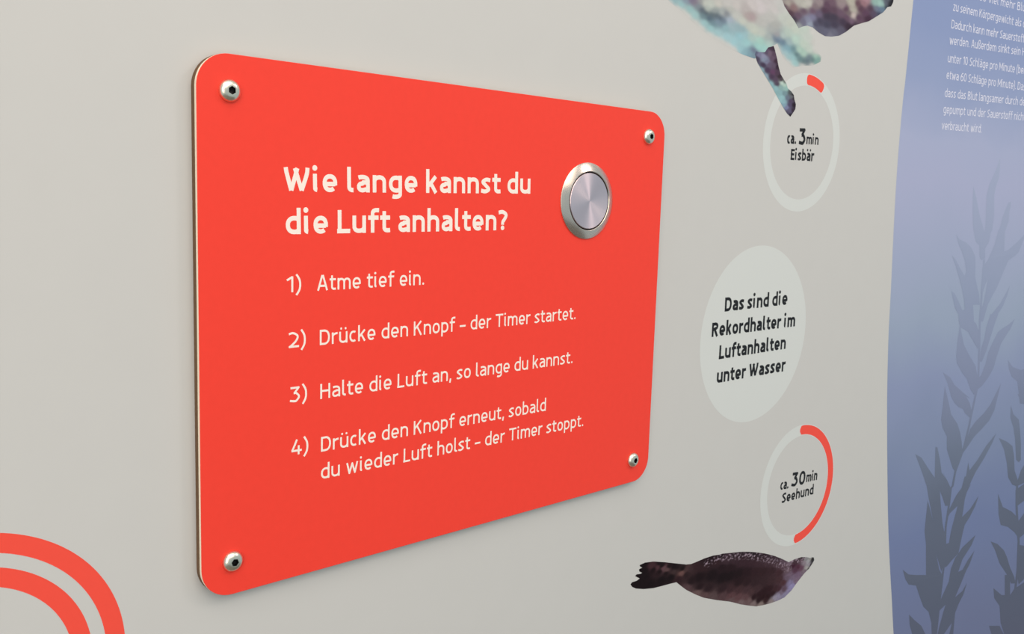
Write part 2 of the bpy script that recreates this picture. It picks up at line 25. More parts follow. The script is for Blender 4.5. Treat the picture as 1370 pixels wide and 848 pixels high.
BEAR = [([(144.02, 196.06),(148.23, 186.47),(155.45, 182.96),(163.56, 180.56),(172.81, 177.19),(187.03, 171.69),(196.68, 168.63),(211.32, 165.56),(224.3, 163.26),(233.43, 161.81),(247.82, 160.65),(254.82, 162.96),(262.83, 166.31),(268.05, 171.61),(272.64, 173.51),(273.88, 173.97),(276.98, 170.46),(281.27, 166.15),(287.07, 163.19),(295.15, 160.13),(307.13, 162.72),(319.46, 164.12),(329.35, 168.09),(330.01, 171.97),(321.4, 175.98),(320.29, 184.61),(318.46, 189.98),(304.72, 191.17),(298.29, 189.04),(278.97, 222.09)], [(144.02, 196.06, 0),(148.23, 186.47, 0),(155.45, 182.96, 0),(163.56, 180.56, 0),(172.81, 177.19, 0),(187.03, 171.69, 0),(196.68, 168.63, 0),(211.32, 165.56, 0),(224.32, 162.98, 0),(180.37, 173.99, 0),(168.19, 178.62, 0),(204.42, 167.17, 0),(218.28, 164.2, 0),(155.23, 185.54, (150, 180, 180)),(158.81, 184.55, (138, 172, 176)),(165.99, 183.33, (150, 186, 186)),(175.1, 181.82, (152, 186, 184)),(180.78, 179.46, (160, 192, 190)),(191.27, 176.12, (160, 194, 194)),(198.07, 173.8, (158, 194, 194)),(205.85, 172.11, (160, 192, 194)),(215.67, 170.65, (160, 194, 198)),(223.77, 168.33, (158, 194, 198)),(231.06, 165.26, (156, 192, 196)),(236.33, 163.04, (140, 172, 180)),(242.41, 163.21, (128, 158, 168)),(247.22, 166.14, (112, 118, 138)),(246.58, 162.55, (120, 140, 152)),(230.23, 173.19, (152, 190, 196)),(237.6, 170.14, (158, 196, 196)),(251.04, 168.96, (162, 204, 196)),(258.29, 169.3, (160, 200, 192)),(253.72, 172.83, (166, 198, 186)),(243.25, 174.36, (172, 192, 184)),(264.25, 172.43, (176, 200, 190)),(266.14, 174.46, (184, 196, 188)),(176.37, 187.92, (124, 112, 132)),(180.08, 187.17, (130, 116, 130)),(170.14, 186.91, (138, 150, 162)),(183.91, 185.35, (130, 140, 146)),(187.76, 183.78, (84, 92, 104)),(191.63, 182.2, (80, 92, 100)),(189.94, 180.3, (112, 134, 140)),(195.64, 179.51, (84, 100, 114)),(199.68, 176.79, (112, 136, 144)),(185.48, 188.31, (150, 148, 148)),(193.22, 185.17, (180, 186, 176)),(198.22, 182.09, (92, 104, 110)),(202.95, 182.25, (94, 104, 112)),(206.91, 180.9, (84, 94, 104)),(210.84, 180.08, (112, 124, 140)),(209.1, 178.15, (122, 142, 152)),(205.15, 179.25, (132, 150, 164)),(200.75, 185.24, (150, 156, 154)),(209.34, 185.44, (170, 174, 170)),(213.24, 185.19, (130, 132, 136)),(217.5, 181.62, (170, 178, 190)),(218.74, 178.98, (158, 178, 182)),(226.7, 178.41, (150, 172, 176)),(232.78, 177.55, (148, 170, 174)),(235.06, 174.99, (156, 186, 190)),(213.14, 176.49, (148, 180, 184)),(190.15, 187.97, (196, 196, 184)),(196.71, 187.91, (196, 198, 186)),(204.08, 190.17, (198, 192, 182)),(213.56, 191.67, (196, 190, 184)),(223.3, 192.07, (200, 192, 186)),(223.99, 185.4, (194, 192, 184)),(217.73, 188.96, (182, 180, 172)),(235.31, 191.66, (184, 174, 170)),(237.78, 187.45, (176, 160, 156)),(240.86, 187.04, (172, 152, 152)),(243.04, 195.15, (202, 192, 188)),(251.24, 195.26, (204, 194, 192)),(232.19, 183.19, (196, 196, 184)),(240.5, 180.93, (192, 194, 182)),(245.84, 178.78, (196, 198, 184)),(255.13, 178.89, (190, 192, 182)),(254.36, 185.81, (188, 184, 178)),(264.34, 190.2, (190, 186, 180)),(270.09, 186.29, (176, 174, 168)),(267.35, 182.34, (170, 170, 166)),(272.97, 179.83, (162, 156, 156)),(263.72, 177.1, (172, 176, 172)),(268.88, 196.78, (200, 192, 188)),(257.87, 200.95, (196, 188, 184)),(175.41, 198.44, (200, 196, 188)),(221.81, 206.44, (202, 196, 190)),(157.88, 195.4, (160, 180, 180)),(270.12, 176.77, (112, 124, 140)),(273.42, 176.0, (96, 110, 134)),(278.92, 174.92, (110, 136, 150)),(266.0, 175.63, (150, 162, 162)),(274.34, 197.61, (196, 194, 188)),(278.2, 192.22, (194, 196, 186)),(288.24, 190.06, (194, 196, 184)),(294.15, 186.64, (194, 200, 186)),(305.1, 188.15, (194, 202, 190)),(318.69, 188.14, 0),(320.69, 181.53, 0),(322.53, 176.12, 0),(311.32, 183.43, (196, 200, 190)),(306.38, 177.83, (192, 202, 188)),(313.52, 175.0, (192, 200, 188)),(285.87, 182.48, (184, 196, 184)),(279.66, 179.83, (180, 192, 184)),(295.02, 179.44, (184, 204, 190)),(287.58, 177.25, (160, 178, 178)),(280.15, 175.68, (104, 124, 142)),(275.62, 177.49, (136, 150, 164)),(274.77, 175.58, (92, 112, 134)),(283.78, 172.52, (130, 164, 176)),(288.3, 171.26, (128, 164, 174)),(280.71, 170.92, (146, 178, 184)),(293.65, 172.54, (112, 140, 144)),(298.46, 169.44, (96, 122, 126)),(303.24, 166.93, (104, 130, 132)),(307.9, 165.61, (96, 118, 122)),(314.29, 168.85, (112, 126, 134)),(318.95, 168.15, (98, 124, 124)),(312.28, 166.74, (100, 116, 124)),(323.16, 171.16, (160, 192, 174)),(326.82, 169.7, (110, 152, 142)),(328.12, 168.58, (112, 150, 140)),(323.64, 167.43, (120, 160, 152)),(301.39, 172.88, (176, 200, 184)),(307.21, 171.12, (172, 196, 180)),(294.31, 167.1, (154, 190, 190)),(297.01, 163.11, (158, 194, 192)),(288.8, 167.05, (158, 190, 192)),(285.28, 169.06, (160, 188, 190)),(295.19, 159.83, 0),(288.3, 162.11, 0),(307.17, 162.42, 0),(319.5, 163.81, 0),(330.49, 168.22, 0),(331.15, 172.11, 0),(281.34, 165.55, 0),(276.52, 169.8, 0),(283.84, 162.81, 0),(323.9, 174.4, 0),(273.99, 173.08, (184, 196, 190)),(267.09, 214.16, (200, 194, 188)),(279.3, 210.28, (190, 186, 180))]),([(271.9, 218.5),(276.29, 203.86),(279.42, 200.17),(285.31, 196.27),(292.34, 192.46),(298.43, 187.84),(303.77, 189.81),(309.22, 191.18),(316.06, 190.89),(324.42, 188.29),(332.72, 186.87),(341.99, 187.78),(351.25, 189.63),(360.31, 193.73),(370.43, 199.65),(379.87, 202.59),(390.64, 205.73),(400.06, 210.38),(409.57, 215.08),(415.27, 219.94),(420.26, 221.22),(422.63, 224.41),(423.09, 226.51),(418.33, 233.86),(393.3, 239.09),(333.57, 233.4)], [(276.82, 203.94, (150, 140, 136)),(280.48, 200.33, (96, 72, 84)),(282.4, 202.42, (170, 160, 150)),(290.25, 200.62, (140, 112, 112)),(287.45, 196.59, (84, 60, 70)),(292.26, 193.06, (70, 60, 72)),(298.29, 189.04, (150, 152, 152)),(296.31, 196.08, (102, 80, 96)),(303.07, 204.4, (188, 184, 172)),(309.53, 206.61, (192, 186, 176)),(297.32, 205.94, (180, 174, 164)),(316.43, 205.82, (130, 112, 116)),(322.85, 209.28, (150, 134, 134)),(303.52, 200.8, (104, 82, 96)),(314.59, 202.45, (108, 84, 100)),(309.87, 194.97, (136, 136, 156)),(315.21, 197.59, (126, 122, 146)),(304.49, 192.98, (112, 108, 126)),(312.4, 192.86, (150, 156, 170)),(322.75, 201.18, (106, 92, 112)),(332.17, 208.83, (96, 70, 86)),(330.37, 204.8, (82, 58, 74)),(341.85, 206.5, (94, 70, 84)),(338.8, 211.72, (110, 86, 98)),(333.14, 201.44, (66, 58, 72)),(342.43, 202.15, (68, 60, 74)),(324.52, 196.44, (74, 68, 84)),(333.95, 195.25, (72, 68, 84)),(344.35, 196.7, (70, 62, 78)),(355.8, 200.21, (68, 56, 72)),(319.11, 193.8, (84, 80, 98)),(362.07, 198.5, (62, 46, 60)),(333.46, 190.13, (100, 98, 116)),(343.94, 190.9, (104, 102, 118)),(353.04, 194.05, (92, 86, 102)),(339.55, 188.41, (120, 118, 132)),(327.67, 189.98, (98, 96, 112)),(365.82, 197.72, (48, 36, 46)),(370.34, 200.29, (60, 44, 56)),(351.41, 205.99, (106, 82, 98)),(352.99, 211.98, (150, 132, 134)),(350.31, 214.12, (150, 134, 132)),(360.09, 204.04, (100, 74, 92)),(367.68, 201.87, (118, 94, 112)),(358.04, 210.17, (96, 68, 84)),(365.81, 215.2, (178, 170, 156)),(367.03, 210.86, (180, 172, 158)),(368.16, 207.13, (196, 180, 172)),(364.27, 217.54, (180, 174, 158)),(363.21, 207.71, (112, 96, 98)),(372.99, 216.28, (104, 74, 84)),(378.36, 213.18, (92, 64, 78)),(381.36, 218.2, (150, 112, 118)),(383.51, 220.49, (168, 130, 136)),(384.9, 210.85, (92, 64, 84)),(375.64, 206.25, (90, 62, 82)),(389.13, 207.5, (70, 46, 62)),(391.78, 215.15, (86, 62, 78)),(397.19, 212.63, (88, 72, 92)),(400.43, 216.42, (112, 116, 132)),(398.52, 220.79, (148, 176, 166)),(403.59, 220.89, (160, 192, 180)),(407.43, 220.79, (150, 180, 172)),(403.02, 216.14, (104, 116, 138)),(407.92, 217.52, (100, 120, 140)),(412.35, 222.2, (96, 98, 110)),(414.47, 225.2, (88, 90, 100)),(418.66, 223.14, (50, 46, 52)),(421.1, 224.18, (26, 24, 28)),(418.95, 221.29, (28, 26, 30)),(414.06, 219.43, (60, 64, 74)),(403.5, 212.87, (70, 70, 88)),(420.3, 229.45, (60, 58, 66)),(301.14, 219.89, (190, 184, 174)),(346.12, 227.39, (170, 160, 156)),(394.34, 232.03, (150, 150, 150)),(370.54, 224.97, (160, 140, 140))]),([(248.13, 163.55),(249.13, 165.79),(252.88, 165.55),(259.68, 166.39),(263.06, 170.02),(269.6, 171.78),(271.43, 169.28),(274.62, 163.9),(277.2, 158.4),(280.35, 153.66),(284.64, 150.46),(288.23, 147.88),(289.88, 145.1),(294.75, 143.2),(298.08, 141.06),(299.41, 137.82),(301.54, 134.64),(301.15, 131.23),(298.54, 128.38),(295.54, 125.52),(291.32, 127.42),(288.44, 129.41),(283.37, 133.41),(277.62, 138.03),(271.84, 143.31),(264.87, 148.38),(256.59, 154.64),(251.8, 158.35)], [(249.28, 164.4, (96, 98, 120)),(253.07, 163.81, (124, 122, 146)),(250.88, 161.07, (74, 64, 82)),(258.13, 163.36, (142, 140, 162)),(259.61, 161.4, (132, 140, 158)),(261.54, 166.62, (92, 78, 98)),(267.48, 170.22, (70, 52, 68)),(269.33, 170.81, (52, 38, 50)),(265.37, 166.38, (112, 92, 108)),(270.49, 166.29, (88, 68, 84)),(269.55, 163.3, (100, 80, 98)),(273.51, 162.32, (66, 46, 60)),(262.26, 160.28, (122, 122, 144)),(258.76, 157.74, (70, 56, 76)),(266.26, 158.6, (100, 86, 106)),(271.39, 158.47, (96, 80, 98)),(275.92, 158.26, (56, 40, 52)),(264.15, 154.77, (76, 58, 80)),(270.61, 154.05, (98, 66, 92)),(275.78, 153.89, (82, 62, 78)),(279.23, 152.08, (60, 46, 54)),(269.67, 151.05, (76, 58, 78)),(275.0, 149.44, (88, 70, 88)),(281.41, 150.12, (76, 62, 70)),(276.61, 146.7, (84, 70, 86)),(285.46, 149.07, (112, 118, 110)),(282.96, 148.08, (190, 206, 194)),(285.72, 146.89, (176, 198, 184)),(282.01, 145.05, (140, 168, 164)),(287.28, 144.84, (150, 184, 176)),(275.67, 143.69, (142, 178, 180)),(281.14, 141.3, (138, 172, 174)),(286.41, 141.07, (120, 146, 150)),(284.15, 137.91, (146, 184, 186)),(281.74, 136.21, (150, 184, 186)),(287.36, 133.02, (132, 160, 172)),(285.8, 135.1, (140, 174, 180)),(290.67, 138.51, (108, 118, 132)),(294.16, 142.55, (84, 88, 88)),(296.98, 141.33, (44, 38, 44)),(295.18, 139.67, (104, 104, 108)),(294.87, 136.66, (84, 70, 92)),(298.66, 138.5, (56, 46, 56)),(299.19, 134.06, (42, 30, 40)),(293.91, 133.6, (84, 72, 98)),(298.31, 130.24, (58, 44, 58)),(294.35, 129.91, (96, 88, 112)),(290.14, 131.78, (124, 126, 156)),(291.89, 128.21, (84, 78, 96)),(295.45, 126.26, (44, 36, 46)),(262.12, 150.24, (140, 160, 172)),(256.67, 153.94, (136, 160, 170)),(269.06, 145.2, (140, 176, 180))])]
SEAL_ASPECT = 0.611
BEAR_ASPECT = 0.548

def to_world(x, y, z):           # wall frame (right, up, out of the wall) -> world
    return Vector((x, -z, y + EYE))

cam_data = bpy.data.cameras.new('camera')
cam = bpy.data.objects.new('camera', cam_data)
coll.objects.link(cam)
cam_data.sensor_fit = 'HORIZONTAL'
cam_data.sensor_width = 36.0
cam_data.lens = CAM['f'] / 1370 * 36
cam_data.clip_start = 0.01
_r, _d, _f = [Vector((v[0], -v[2], v[1])) for v in CAM['R']]
_m = Matrix((_r, -_d, -_f)).transposed().to_4x4()
_m.translation = to_world(*CAM['C'])
cam.matrix_world = _m
cam_data.dof.use_dof = True
cam_data.dof.focus_distance = 0.50
cam_data.dof.aperture_fstop = 45.0
scene.camera = cam

world = bpy.data.worlds.new('room_light')
scene.world = world
world.use_nodes = True
world.node_tree.nodes['Background'].inputs[0].default_value = (0.68, 0.88, 1.0, 1)
world.node_tree.nodes['Background'].inputs[1].default_value = 0.57

def area_light(name, loc, target, size, size_y, power, color):
    L = bpy.data.lights.new(name, 'AREA')
    L.shape = 'RECTANGLE'; L.size = size; L.size_y = size_y
    L.energy = power; L.color = color
    o = bpy.data.objects.new(name, L); coll.objects.link(o)
    o.location = loc
    o.rotation_euler = (Vector(target) - Vector(loc)).to_track_quat('-Z', 'Y').to_euler()
    return o
area_light('ceiling_lamp', (-0.4, -1.1, 2.6), (0.0, 0.0, 1.25), 2.2, 1.6, 25.5, (1.0, 0.88, 0.785))
area_light('left_soft_light', (-1.8, -1.4, 1.55), (0.0, 0.0, 1.25), 1.0, 1.6, 15.5, (1.0, 0.90, 0.80))  # added warm area light, source unseen; brightens screws and wall from the left
area_light('side_lamp', (1.45, -1.25, 2.45), (0.2, 0.0, 1.25), 0.35, 0.35, 7, (1.0, 0.88, 0.84))

vs = scene.view_settings
vs.view_transform = 'Standard'; vs.look = 'None'; vs.gamma = 1.0; vs.use_curve_mapping = False
vs.exposure = 0.0

# ------------------------------------------------------------------ helpers
def lin(c):
    return tuple((v / 255 / 12.92) if v / 255 <= 0.04045 else ((v / 255 + 0.055) / 1.055) ** 2.4 for v in c)

def material(name, rgb, rough=0.6, metal=0.0, spec=0.3, grain=0.0, grain_scale=900.0, bump=0.0, vary=0.0):
    m = bpy.data.materials.new(name); m.use_nodes = True
    nt = m.node_tree; b = nt.nodes['Principled BSDF']
    b.inputs['Base Color'].default_value = lin(rgb) + (1,)
    b.inputs['Roughness'].default_value = rough
    b.inputs['Metallic'].default_value = metal
    b.inputs['Specular IOR Level'].default_value = spec
    if grain or bump or vary:
        geo = nt.nodes.new('ShaderNodeNewGeometry')
        n = nt.nodes.new('ShaderNodeTexNoise'); n.inputs['Scale'].default_value = grain_scale; n.inputs['Detail'].default_value = 3
        nt.links.new(geo.outputs['Position'], n.inputs['Vector'])
        if grain:
            mx = nt.nodes.new('ShaderNodeMix'); mx.data_type = 'RGBA'
            c = lin(rgb)
            mx.inputs[6].default_value = tuple(x * (1 - grain) for x in c) + (1,)
            mx.inputs[7].default_value = tuple(min(1, x * (1 + grain)) for x in c) + (1,)
            nt.links.new(n.outputs['Fac'], mx.inputs[0])
            nt.links.new(mx.outputs[2], b.inputs['Base Color'])
        if bump:
            bp = nt.nodes.new('ShaderNodeBump'); bp.inputs['Strength'].default_value = bump; bp.inputs['Distance'].default_value = 0.0004
            nt.links.new(n.outputs['Fac'], bp.inputs['Height']); nt.links.new(bp.outputs['Normal'], b.inputs['Normal'])
    return m

def print_gradient(name, stops, rough=0.55):
    """printed film whose design runs from one colour to another with height (stops: mm above the sign's centre)"""
    m = bpy.data.materials.new(name); m.use_nodes = True
    nt = m.node_tree; b = nt.nodes['Principled BSDF']
    geo = nt.nodes.new('ShaderNodeNewGeometry'); sep = nt.nodes.new('ShaderNodeSeparateXYZ')
    nt.links.new(geo.outputs['Position'], sep.inputs[0])
    lo, hi = stops[0][0], stops[-1][0]
    mr = nt.nodes.new('ShaderNodeMapRange')
    mr.inputs[1].default_value = EYE + lo / 1000; mr.inputs[2].default_value = EYE + hi / 1000
    nt.links.new(sep.outputs[2], mr.inputs[0])
    n = nt.nodes.new('ShaderNodeTexNoise'); n.inputs['Scale'].default_value = 14
    nt.links.new(geo.outputs['Position'], n.inputs['Vector'])
    ad = nt.nodes.new('ShaderNodeMath'); ad.operation = 'MULTIPLY_ADD'; ad.inputs[1].default_value = 0.06; ad.inputs[2].default_value = -0.03
    nt.links.new(n.outputs['Fac'], ad.inputs[0])
    a2 = nt.nodes.new('ShaderNodeMath'); a2.operation = 'ADD'
    nt.links.new(mr.outputs[0], a2.inputs[0]); nt.links.new(ad.outputs[0], a2.inputs[1])
    cr = nt.nodes.new('ShaderNodeValToRGB')
    els = cr.color_ramp.elements
    while len(els) < len(stops): els.new(0.5)
    for e, (v, c) in zip(els, stops):
        e.position = (v - lo) / (hi - lo); e.color = lin(c) + (1,)
    nt.links.new(a2.outputs[0], cr.inputs[0]); nt.links.new(cr.outputs[0], b.inputs['Base Color'])
    b.inputs['Roughness'].default_value = rough; b.inputs['Specular IOR Level'].default_value = 0.3
    return m

def picture_material(name):
    m = bpy.data.materials.new(name); m.use_nodes = True
    nt = m.node_tree; b = nt.nodes['Principled BSDF']
    a = nt.nodes.new('ShaderNodeAttribute'); a.attribute_name = 'print'
    nt.links.new(a.outputs['Color'], b.inputs['Base Color'])
    b.inputs['Roughness'].default_value = 0.7; b.inputs['Specular IOR Level'].default_value = 0.12
    return m

def wall_x(u):                   # distance along the wall -> x  (the wall bends gently towards the viewer right of X0)
    if u <= X0: return u
    x = u
    for _ in range(12):
        t = x - X0; a = KAP * t
        if t <= 0: return x
        x -= X0 + 0.5 * (t * math.sqrt(1 + a * a) + math.asinh(a) / KAP) - u
    return x

def on_wall(u, v, off=0.0):      # mm along, mm up, mm off the surface -> world
    x = wall_x(u / 1000); t = max(x - X0, 0.0); z = -T + KAP * 0.5 * t * t
    s = KAP * t; k = math.sqrt(1 + s * s)
    return to_world(x - off / 1000 * s / k, v / 1000, z + off / 1000 / k)

def on_sign(u, v, off=0.0):
    return to_world(u / 1000, v / 1000, off / 1000)

def obj(name, verts, faces, mat, parent=None, smooth=False):
    me = bpy.data.meshes.new(name)
    if parent is not None:
        inv = parent.matrix_basis.inverted()
        verts = [inv @ Vector(v) for v in verts]
    me.from_pydata([tuple(v) for v in verts], [], faces)
    me.update()
    if mat: me.materials.append(mat)
    o = bpy.data.objects.new(name, me); coll.objects.link(o)
    if parent is not None: o.parent = parent
    if smooth:
        for p in me.polygons: p.use_smooth = True
    return o

def tag(o, label, cat, group=None, kind=None):
    if label: o['label'] = label
    if cat: o['category'] = cat
    if group: o['group'] = group
    if kind: o['kind'] = kind
    return o

def thing(name, loc, label, cat, group=None, rot=(0, 0, 0)):
    o = bpy.data.objects.new(name, None); o.empty_display_size = 0.02
    coll.objects.link(o); o.location = loc; o.rotation_euler = rot
    o.matrix_basis = Matrix.LocRotScale(Vector(loc), __import__('mathutils').Euler(rot), None)
    return tag(o, label, cat, group)

def local_obj(name, verts, faces, mat, parent, smooth=False):
    me = bpy.data.meshes.new(name); me.from_pydata([tuple(v) for v in verts], [], faces); me.update()
    me.materials.append(mat)
    o = bpy.data.objects.new(name, me); coll.objects.link(o); o.parent = parent
    if smooth:
        for p in me.polygons: p.use_smooth = True
    return o

def flat(polys, place, off):
    """filled outlines (mm) as thin printed film"""
    V, F = [], []
    for poly in polys:
        base = len(V)
        tri = geometry.tessellate_polygon([[Vector((p[0], p[1], 0)) for p in poly]])
        V += [place(p[0], p[1], off) for p in poly]
        for t in tri:
            a, b, c = [poly[i] for i in t]
            s = (b[0] - a[0]) * (c[1] - a[1]) - (b[1] - a[1]) * (c[0] - a[0])
            F.append(tuple(base + i for i in (t if s > 0 else t[::-1])))
    return V, F

def band(cx, cy, r0, r1, place, off, a0=0, a1=360, n=96, ax=None, caps=0.0):
    """ring sector; ax=(rx, ry, rot) makes the unit radii elliptic; angles clockwise from the top"""
    def pt(r, a):
        x, y = r * math.sin(math.radians(a)), r * math.cos(math.radians(a))
        if ax:
            t = math.radians(ax[2]); c, s = math.cos(t), math.sin(t)
            px, py = (c * x + s * y) * ax[0], (-s * x + c * y) * ax[1]
            x, y = c * px - s * py, s * px + c * py
        return cx + x, cy + y
    full = abs(a1 - a0) >= 360
    V, F = [], []
    steps = n if full else n + 1
    for i in range(steps):
        a = a0 + (a1 - a0) * i / n
        k0, k1 = r0, r1
        if caps and not full:                      # rounded ends
            half = (r1 - r0) / 2; mid = (r1 + r0) / 2
            arc_in = min((a - a0), (a1 - a)) * math.pi / 180 * mid
            rad = half * caps
            if arc_in < rad:
                sh = rad - math.sqrt(max(rad * rad - (rad - arc_in) ** 2, 0))
                k0, k1 = r0 + sh, r1 - sh
        V.append(place(*pt(k0, a), off)); V.append(place(*pt(k1, a), off))
    m = len(V)
    for i in range(n):
        a = 2 * i
        F.append((a % m, (a + 2) % m, (a + 3) % m, (a + 1) % m))
    return V, F

# ------------------------------------------------------------------ lettering: a condensed humanist sans drawn as pen strokes
def _arc(cx, cy, rx, ry, a0, a1, n=12, e=2.25):
    P = []
    for i in range(n + 1):
        a = math.radians(a0 + (a1 - a0) * i / n); c, s = math.cos(a), math.sin(a)
        P.append((cx + rx * math.copysign(abs(c) ** (2 / e), c), cy + ry * math.copysign(abs(s) ** (2 / e), s)))
    return P

def _spline(P, n=7):
    out = []
    for i in range(len(P) - 1):
        p0, p1, p2, p3 = P[max(i - 1, 0)], P[i], P[i + 1], P[min(i + 2, len(P) - 1)]
        for k in range(n):
            t = k / n
            out.append(tuple(0.5 * (2 * b + (c - a) * t + (2 * a - 5 * b + 4 * c - d) * t * t + (3 * b - a - 3 * c + d) * t ** 3)
                             for a, b, c, d in zip(p0, p1, p2, p3)))
    out.append(P[-1])
    return out

def glyph(ch, w):
    """width, open strokes, closed strokes, dots; unit = cap height"""
    h = w / 2; X = 0.76; A = 1.09; C = 1.0; N = 0.40 + w * 0.9
    S, L, D = [], [], []
    rx, ry = N / 2 - h, X * 0.40 - h
    arch = lambda x0, x1, q=0.40: [(x0, X * 0.55)] + _arc((x0 + x1) / 2, X * (1 - q), (x1 - x0) / 2, X * q - h, 180, 0) + [(x1, 0)]
    W = N
    if ch in 'nh':
        S = [[(h, 0), (h, X if ch == 'n' else A)], arch(h, N - h)]
    elif ch == 'm':
        P = N * 0.88; W = 2 * P - w + w * 0.15
        m1 = (W) / 2
        S = [[(h, 0), (h, X)], arch(h, m1), arch(m1, W - h)]
    elif ch in 'uü':
        S = [[(h, X)] + _arc(N / 2, X * 0.38, rx, X * 0.38 - h, 180, 360) + [(N - h, X * 0.5)], [(N - h, X), (N - h, 0)]]
    elif ch == 'r':
        W = 0.23 + w * 0.85
        S = [[(h, 0), (h, X)], [(h, X * 0.5)] + _arc(W + 0.02, X * 0.62, W + 0.02 - h, X * 0.38 - h, 180, 92)]
    elif ch == 'i':
        W = w * 1.45
        S = [[(h, X), (h, h + 0.07)] + _arc(h + 0.09, h + 0.07, 0.09, 0.07, 180, 262, 5)]
        D = [(h, X + w * 0.55 + 0.135, w * 0.62)]
    elif ch == 'l':
        W = w * 1.3 + 0.05
        S = [[(h, A), (h, h + 0.14)] + _arc(h + 0.14, h + 0.14, 0.14, 0.14, 180, 270, 6) + [(h + 0.16, h)]]
    elif ch == 't':
        W = 0.26 + w * 0.75; x = 0.07 + h
        S = [[(x, X + 0.19), (x, h + 0.13)] + _arc(x + 0.14, h + 0.13, 0.14, 0.13, 180, 275, 6) + [(W, h + 0.01)], [(0, X - h), (W, X - h)]]
    elif ch == 'f':
        W = 0.27 + w * 0.75; x = 0.08 + h
        S = [[(x, 0), (x, A - h - 0.14)] + _arc(x + 0.16, A - h - 0.14, 0.16, 0.14, 180, 85, 6) + [(W + 0.02, A - h - 0.005)], [(0, X - h), (W, X - h)]]
    elif ch in 'dq':
        S = [[(N - h, X * 0.8)] + _arc(N * 0.56, X / 2, N * 0.56 - h, X / 2 - h, 75, 285, 18) + [(N - h, X * 0.2)], [(N - h, A), (N - h, 0)]]
    elif ch in 'bp':
        S = [[(h, X * 0.8)] + _arc(N * 0.44, X / 2, N * 0.56 - h, X / 2 - h, 105, -105, 18) + [(h, X * 0.2)], [(h, A if ch == 'b' else X), (h, 0 if ch == 'b' else -0.27)]]
    elif ch == 'g':
        S = [[(N - h, X * 0.8)] + _arc(N * 0.56, X / 2, N * 0.56 - h, X / 2 - h, 75, 285, 18) + [(N - h, X * 0.2)],
             [(N - h, X), (N - h, -0.06)] + _arc(N * 0.5, -0.06, N / 2 - h, 0.22 - h, 0, -125, 9)]
    elif ch in 'aä':
        W = N * 0.94
        S = [_arc(W * 0.42, X * 0.66, W * 0.58 - h, X * 0.34 - h, 128, 0, 10) + [(W - h, 0)],
             [(W - h, X * 0.57), (W * 0.5, X * 0.57)] + _arc(W * 0.44, X * 0.57 / 2 + h * 0.25, W * 0.44 - h, X * 0.57 / 2 - h * 0.75, 90, 275, 12) + [(W - h, X * 0.2)]]
    elif ch == 'e':
        S = [[(h, X * 0.45), (N - h, X * 0.45)], [(N - h, X * 0.45 - h * .6)] + _arc(N / 2, X / 2, rx, X / 2 - h, 0, 312, 22)]
    elif ch == 'c':
        W = N * 0.84
        S = [_arc(N / 2, X / 2, rx, X / 2 - h, 58, 302, 18)]
    elif ch in 'oö':
        L = [_arc(N / 2, X / 2, rx, X / 2 - h, 0, 345, 23)]
    elif ch == 's':
        W = N * 0.84
        S = [_spline([(W - 0.03, X - h - 0.035), (W * 0.55, X - h), (h * 1.05, X * 0.73), (W * 0.5, X * 0.5), (W - h * 1.05, X * 0.26), (W * 0.45, h), (0.02, h + 0.04)])]
    elif ch == 'k':
        W = N * 0.93
        S = [[(h, 0), (h, A)], [(W - h * 1.0, X), (h * 1.5, X * 0.43)], [(W * 0.42, X * 0.6), (W - h * 0.9, 0)]]
    elif ch == 'v':
        S = [[(h, X), (N / 2, 0.02)], [(N - h, X), (N / 2, 0.02)]]
    elif ch == 'w':
        W = 0.62 + w
        S = [[(h, X), (W * 0.28, h * .4), (W * 0.5, X * 0.9), (W * 0.72, h * .4), (W - h, X)]]
    elif ch == 'z':
        W = N * 0.86
        S = [[(0.02, X - h), (W - h, X - h), (h, h), (W, h)]]
    elif ch == 'ß':
        S = [[(h, 0), (h, A - 0.28)] + _arc(N * 0.48, A - 0.28, N * 0.48 - h, 0.28 - h, 180, 0) + _spline([(N * 0.9 - h, A - .32), (N * 0.55, X * 0.66), (N * .75, X * .5), (N - h, X * 0.27), (N * .62, h), (N * .4, h + .02)])]
    elif ch == 'W':
        W = 0.74 + w
        S = [[(h, C), (W * 0.30, h * .5), (W * 0.545, C)], [(W * 0.43, C), (W * 0.68, h * .5), (W - h, C)]]
        S = [_spline([(h, C), (h + 0.035, C * .75), (W * 0.29, h * .6)]), [(W * 0.29, h * .6), (W * 0.525, C * .97)], [(W * 0.435, C * .97), (W * 0.67, h * .6)], _spline([(W * 0.67, h * .6), (W - h - 0.03, C * .72), (W - h, C)])]
    elif ch == 'D':
        W = 0.47 + w
        S = [[(h, C - h), (W * 0.45, C - h)] + _arc(W * 0.45, C / 2, W * 0.55 - h, C / 2 - h, 90, -90, 16) + [(h, h)], [(h, 0), (h, C)]]
    elif ch == 'B':
        W = 0.42 + w
        S = [[(h, 0), (h, C)], [(h, C - h), (W * .5, C - h)] + _arc(W * .5, C * .76, W * .42 - h, C * .24 - h, 90, -90) + [(h, C * .52)], [(W * .5, C * .52)] + _arc(W * .5, C * .27, W * .5 - h, C * .27 - h, 90, -90) + [(h, h)]]
    elif ch == 'L':
        W = 0.36 + w * 0.7
        S = [[(h, C), (h, 0)], [(0, h), (W, h)]]
    elif ch == 'E':
        W = 0.36 + w * 0.7
        S = [[(h, C), (h, 0)], [(0, h), (W, h)], [(0, C - h), (W, C - h)], [(0, C * .52), (W * .9, C * .52)]]
    elif ch == 'A':
        W = 0.50 + w
        S = [[(h * .9, 0), (W / 2 - h * .25, C)], [(W - h * .9, 0), (W / 2 + h * .25, C)], [(W * .2, C * .3), (W * .8, C * .3)]]
    elif ch == 'H':
        W = 0.46 + w
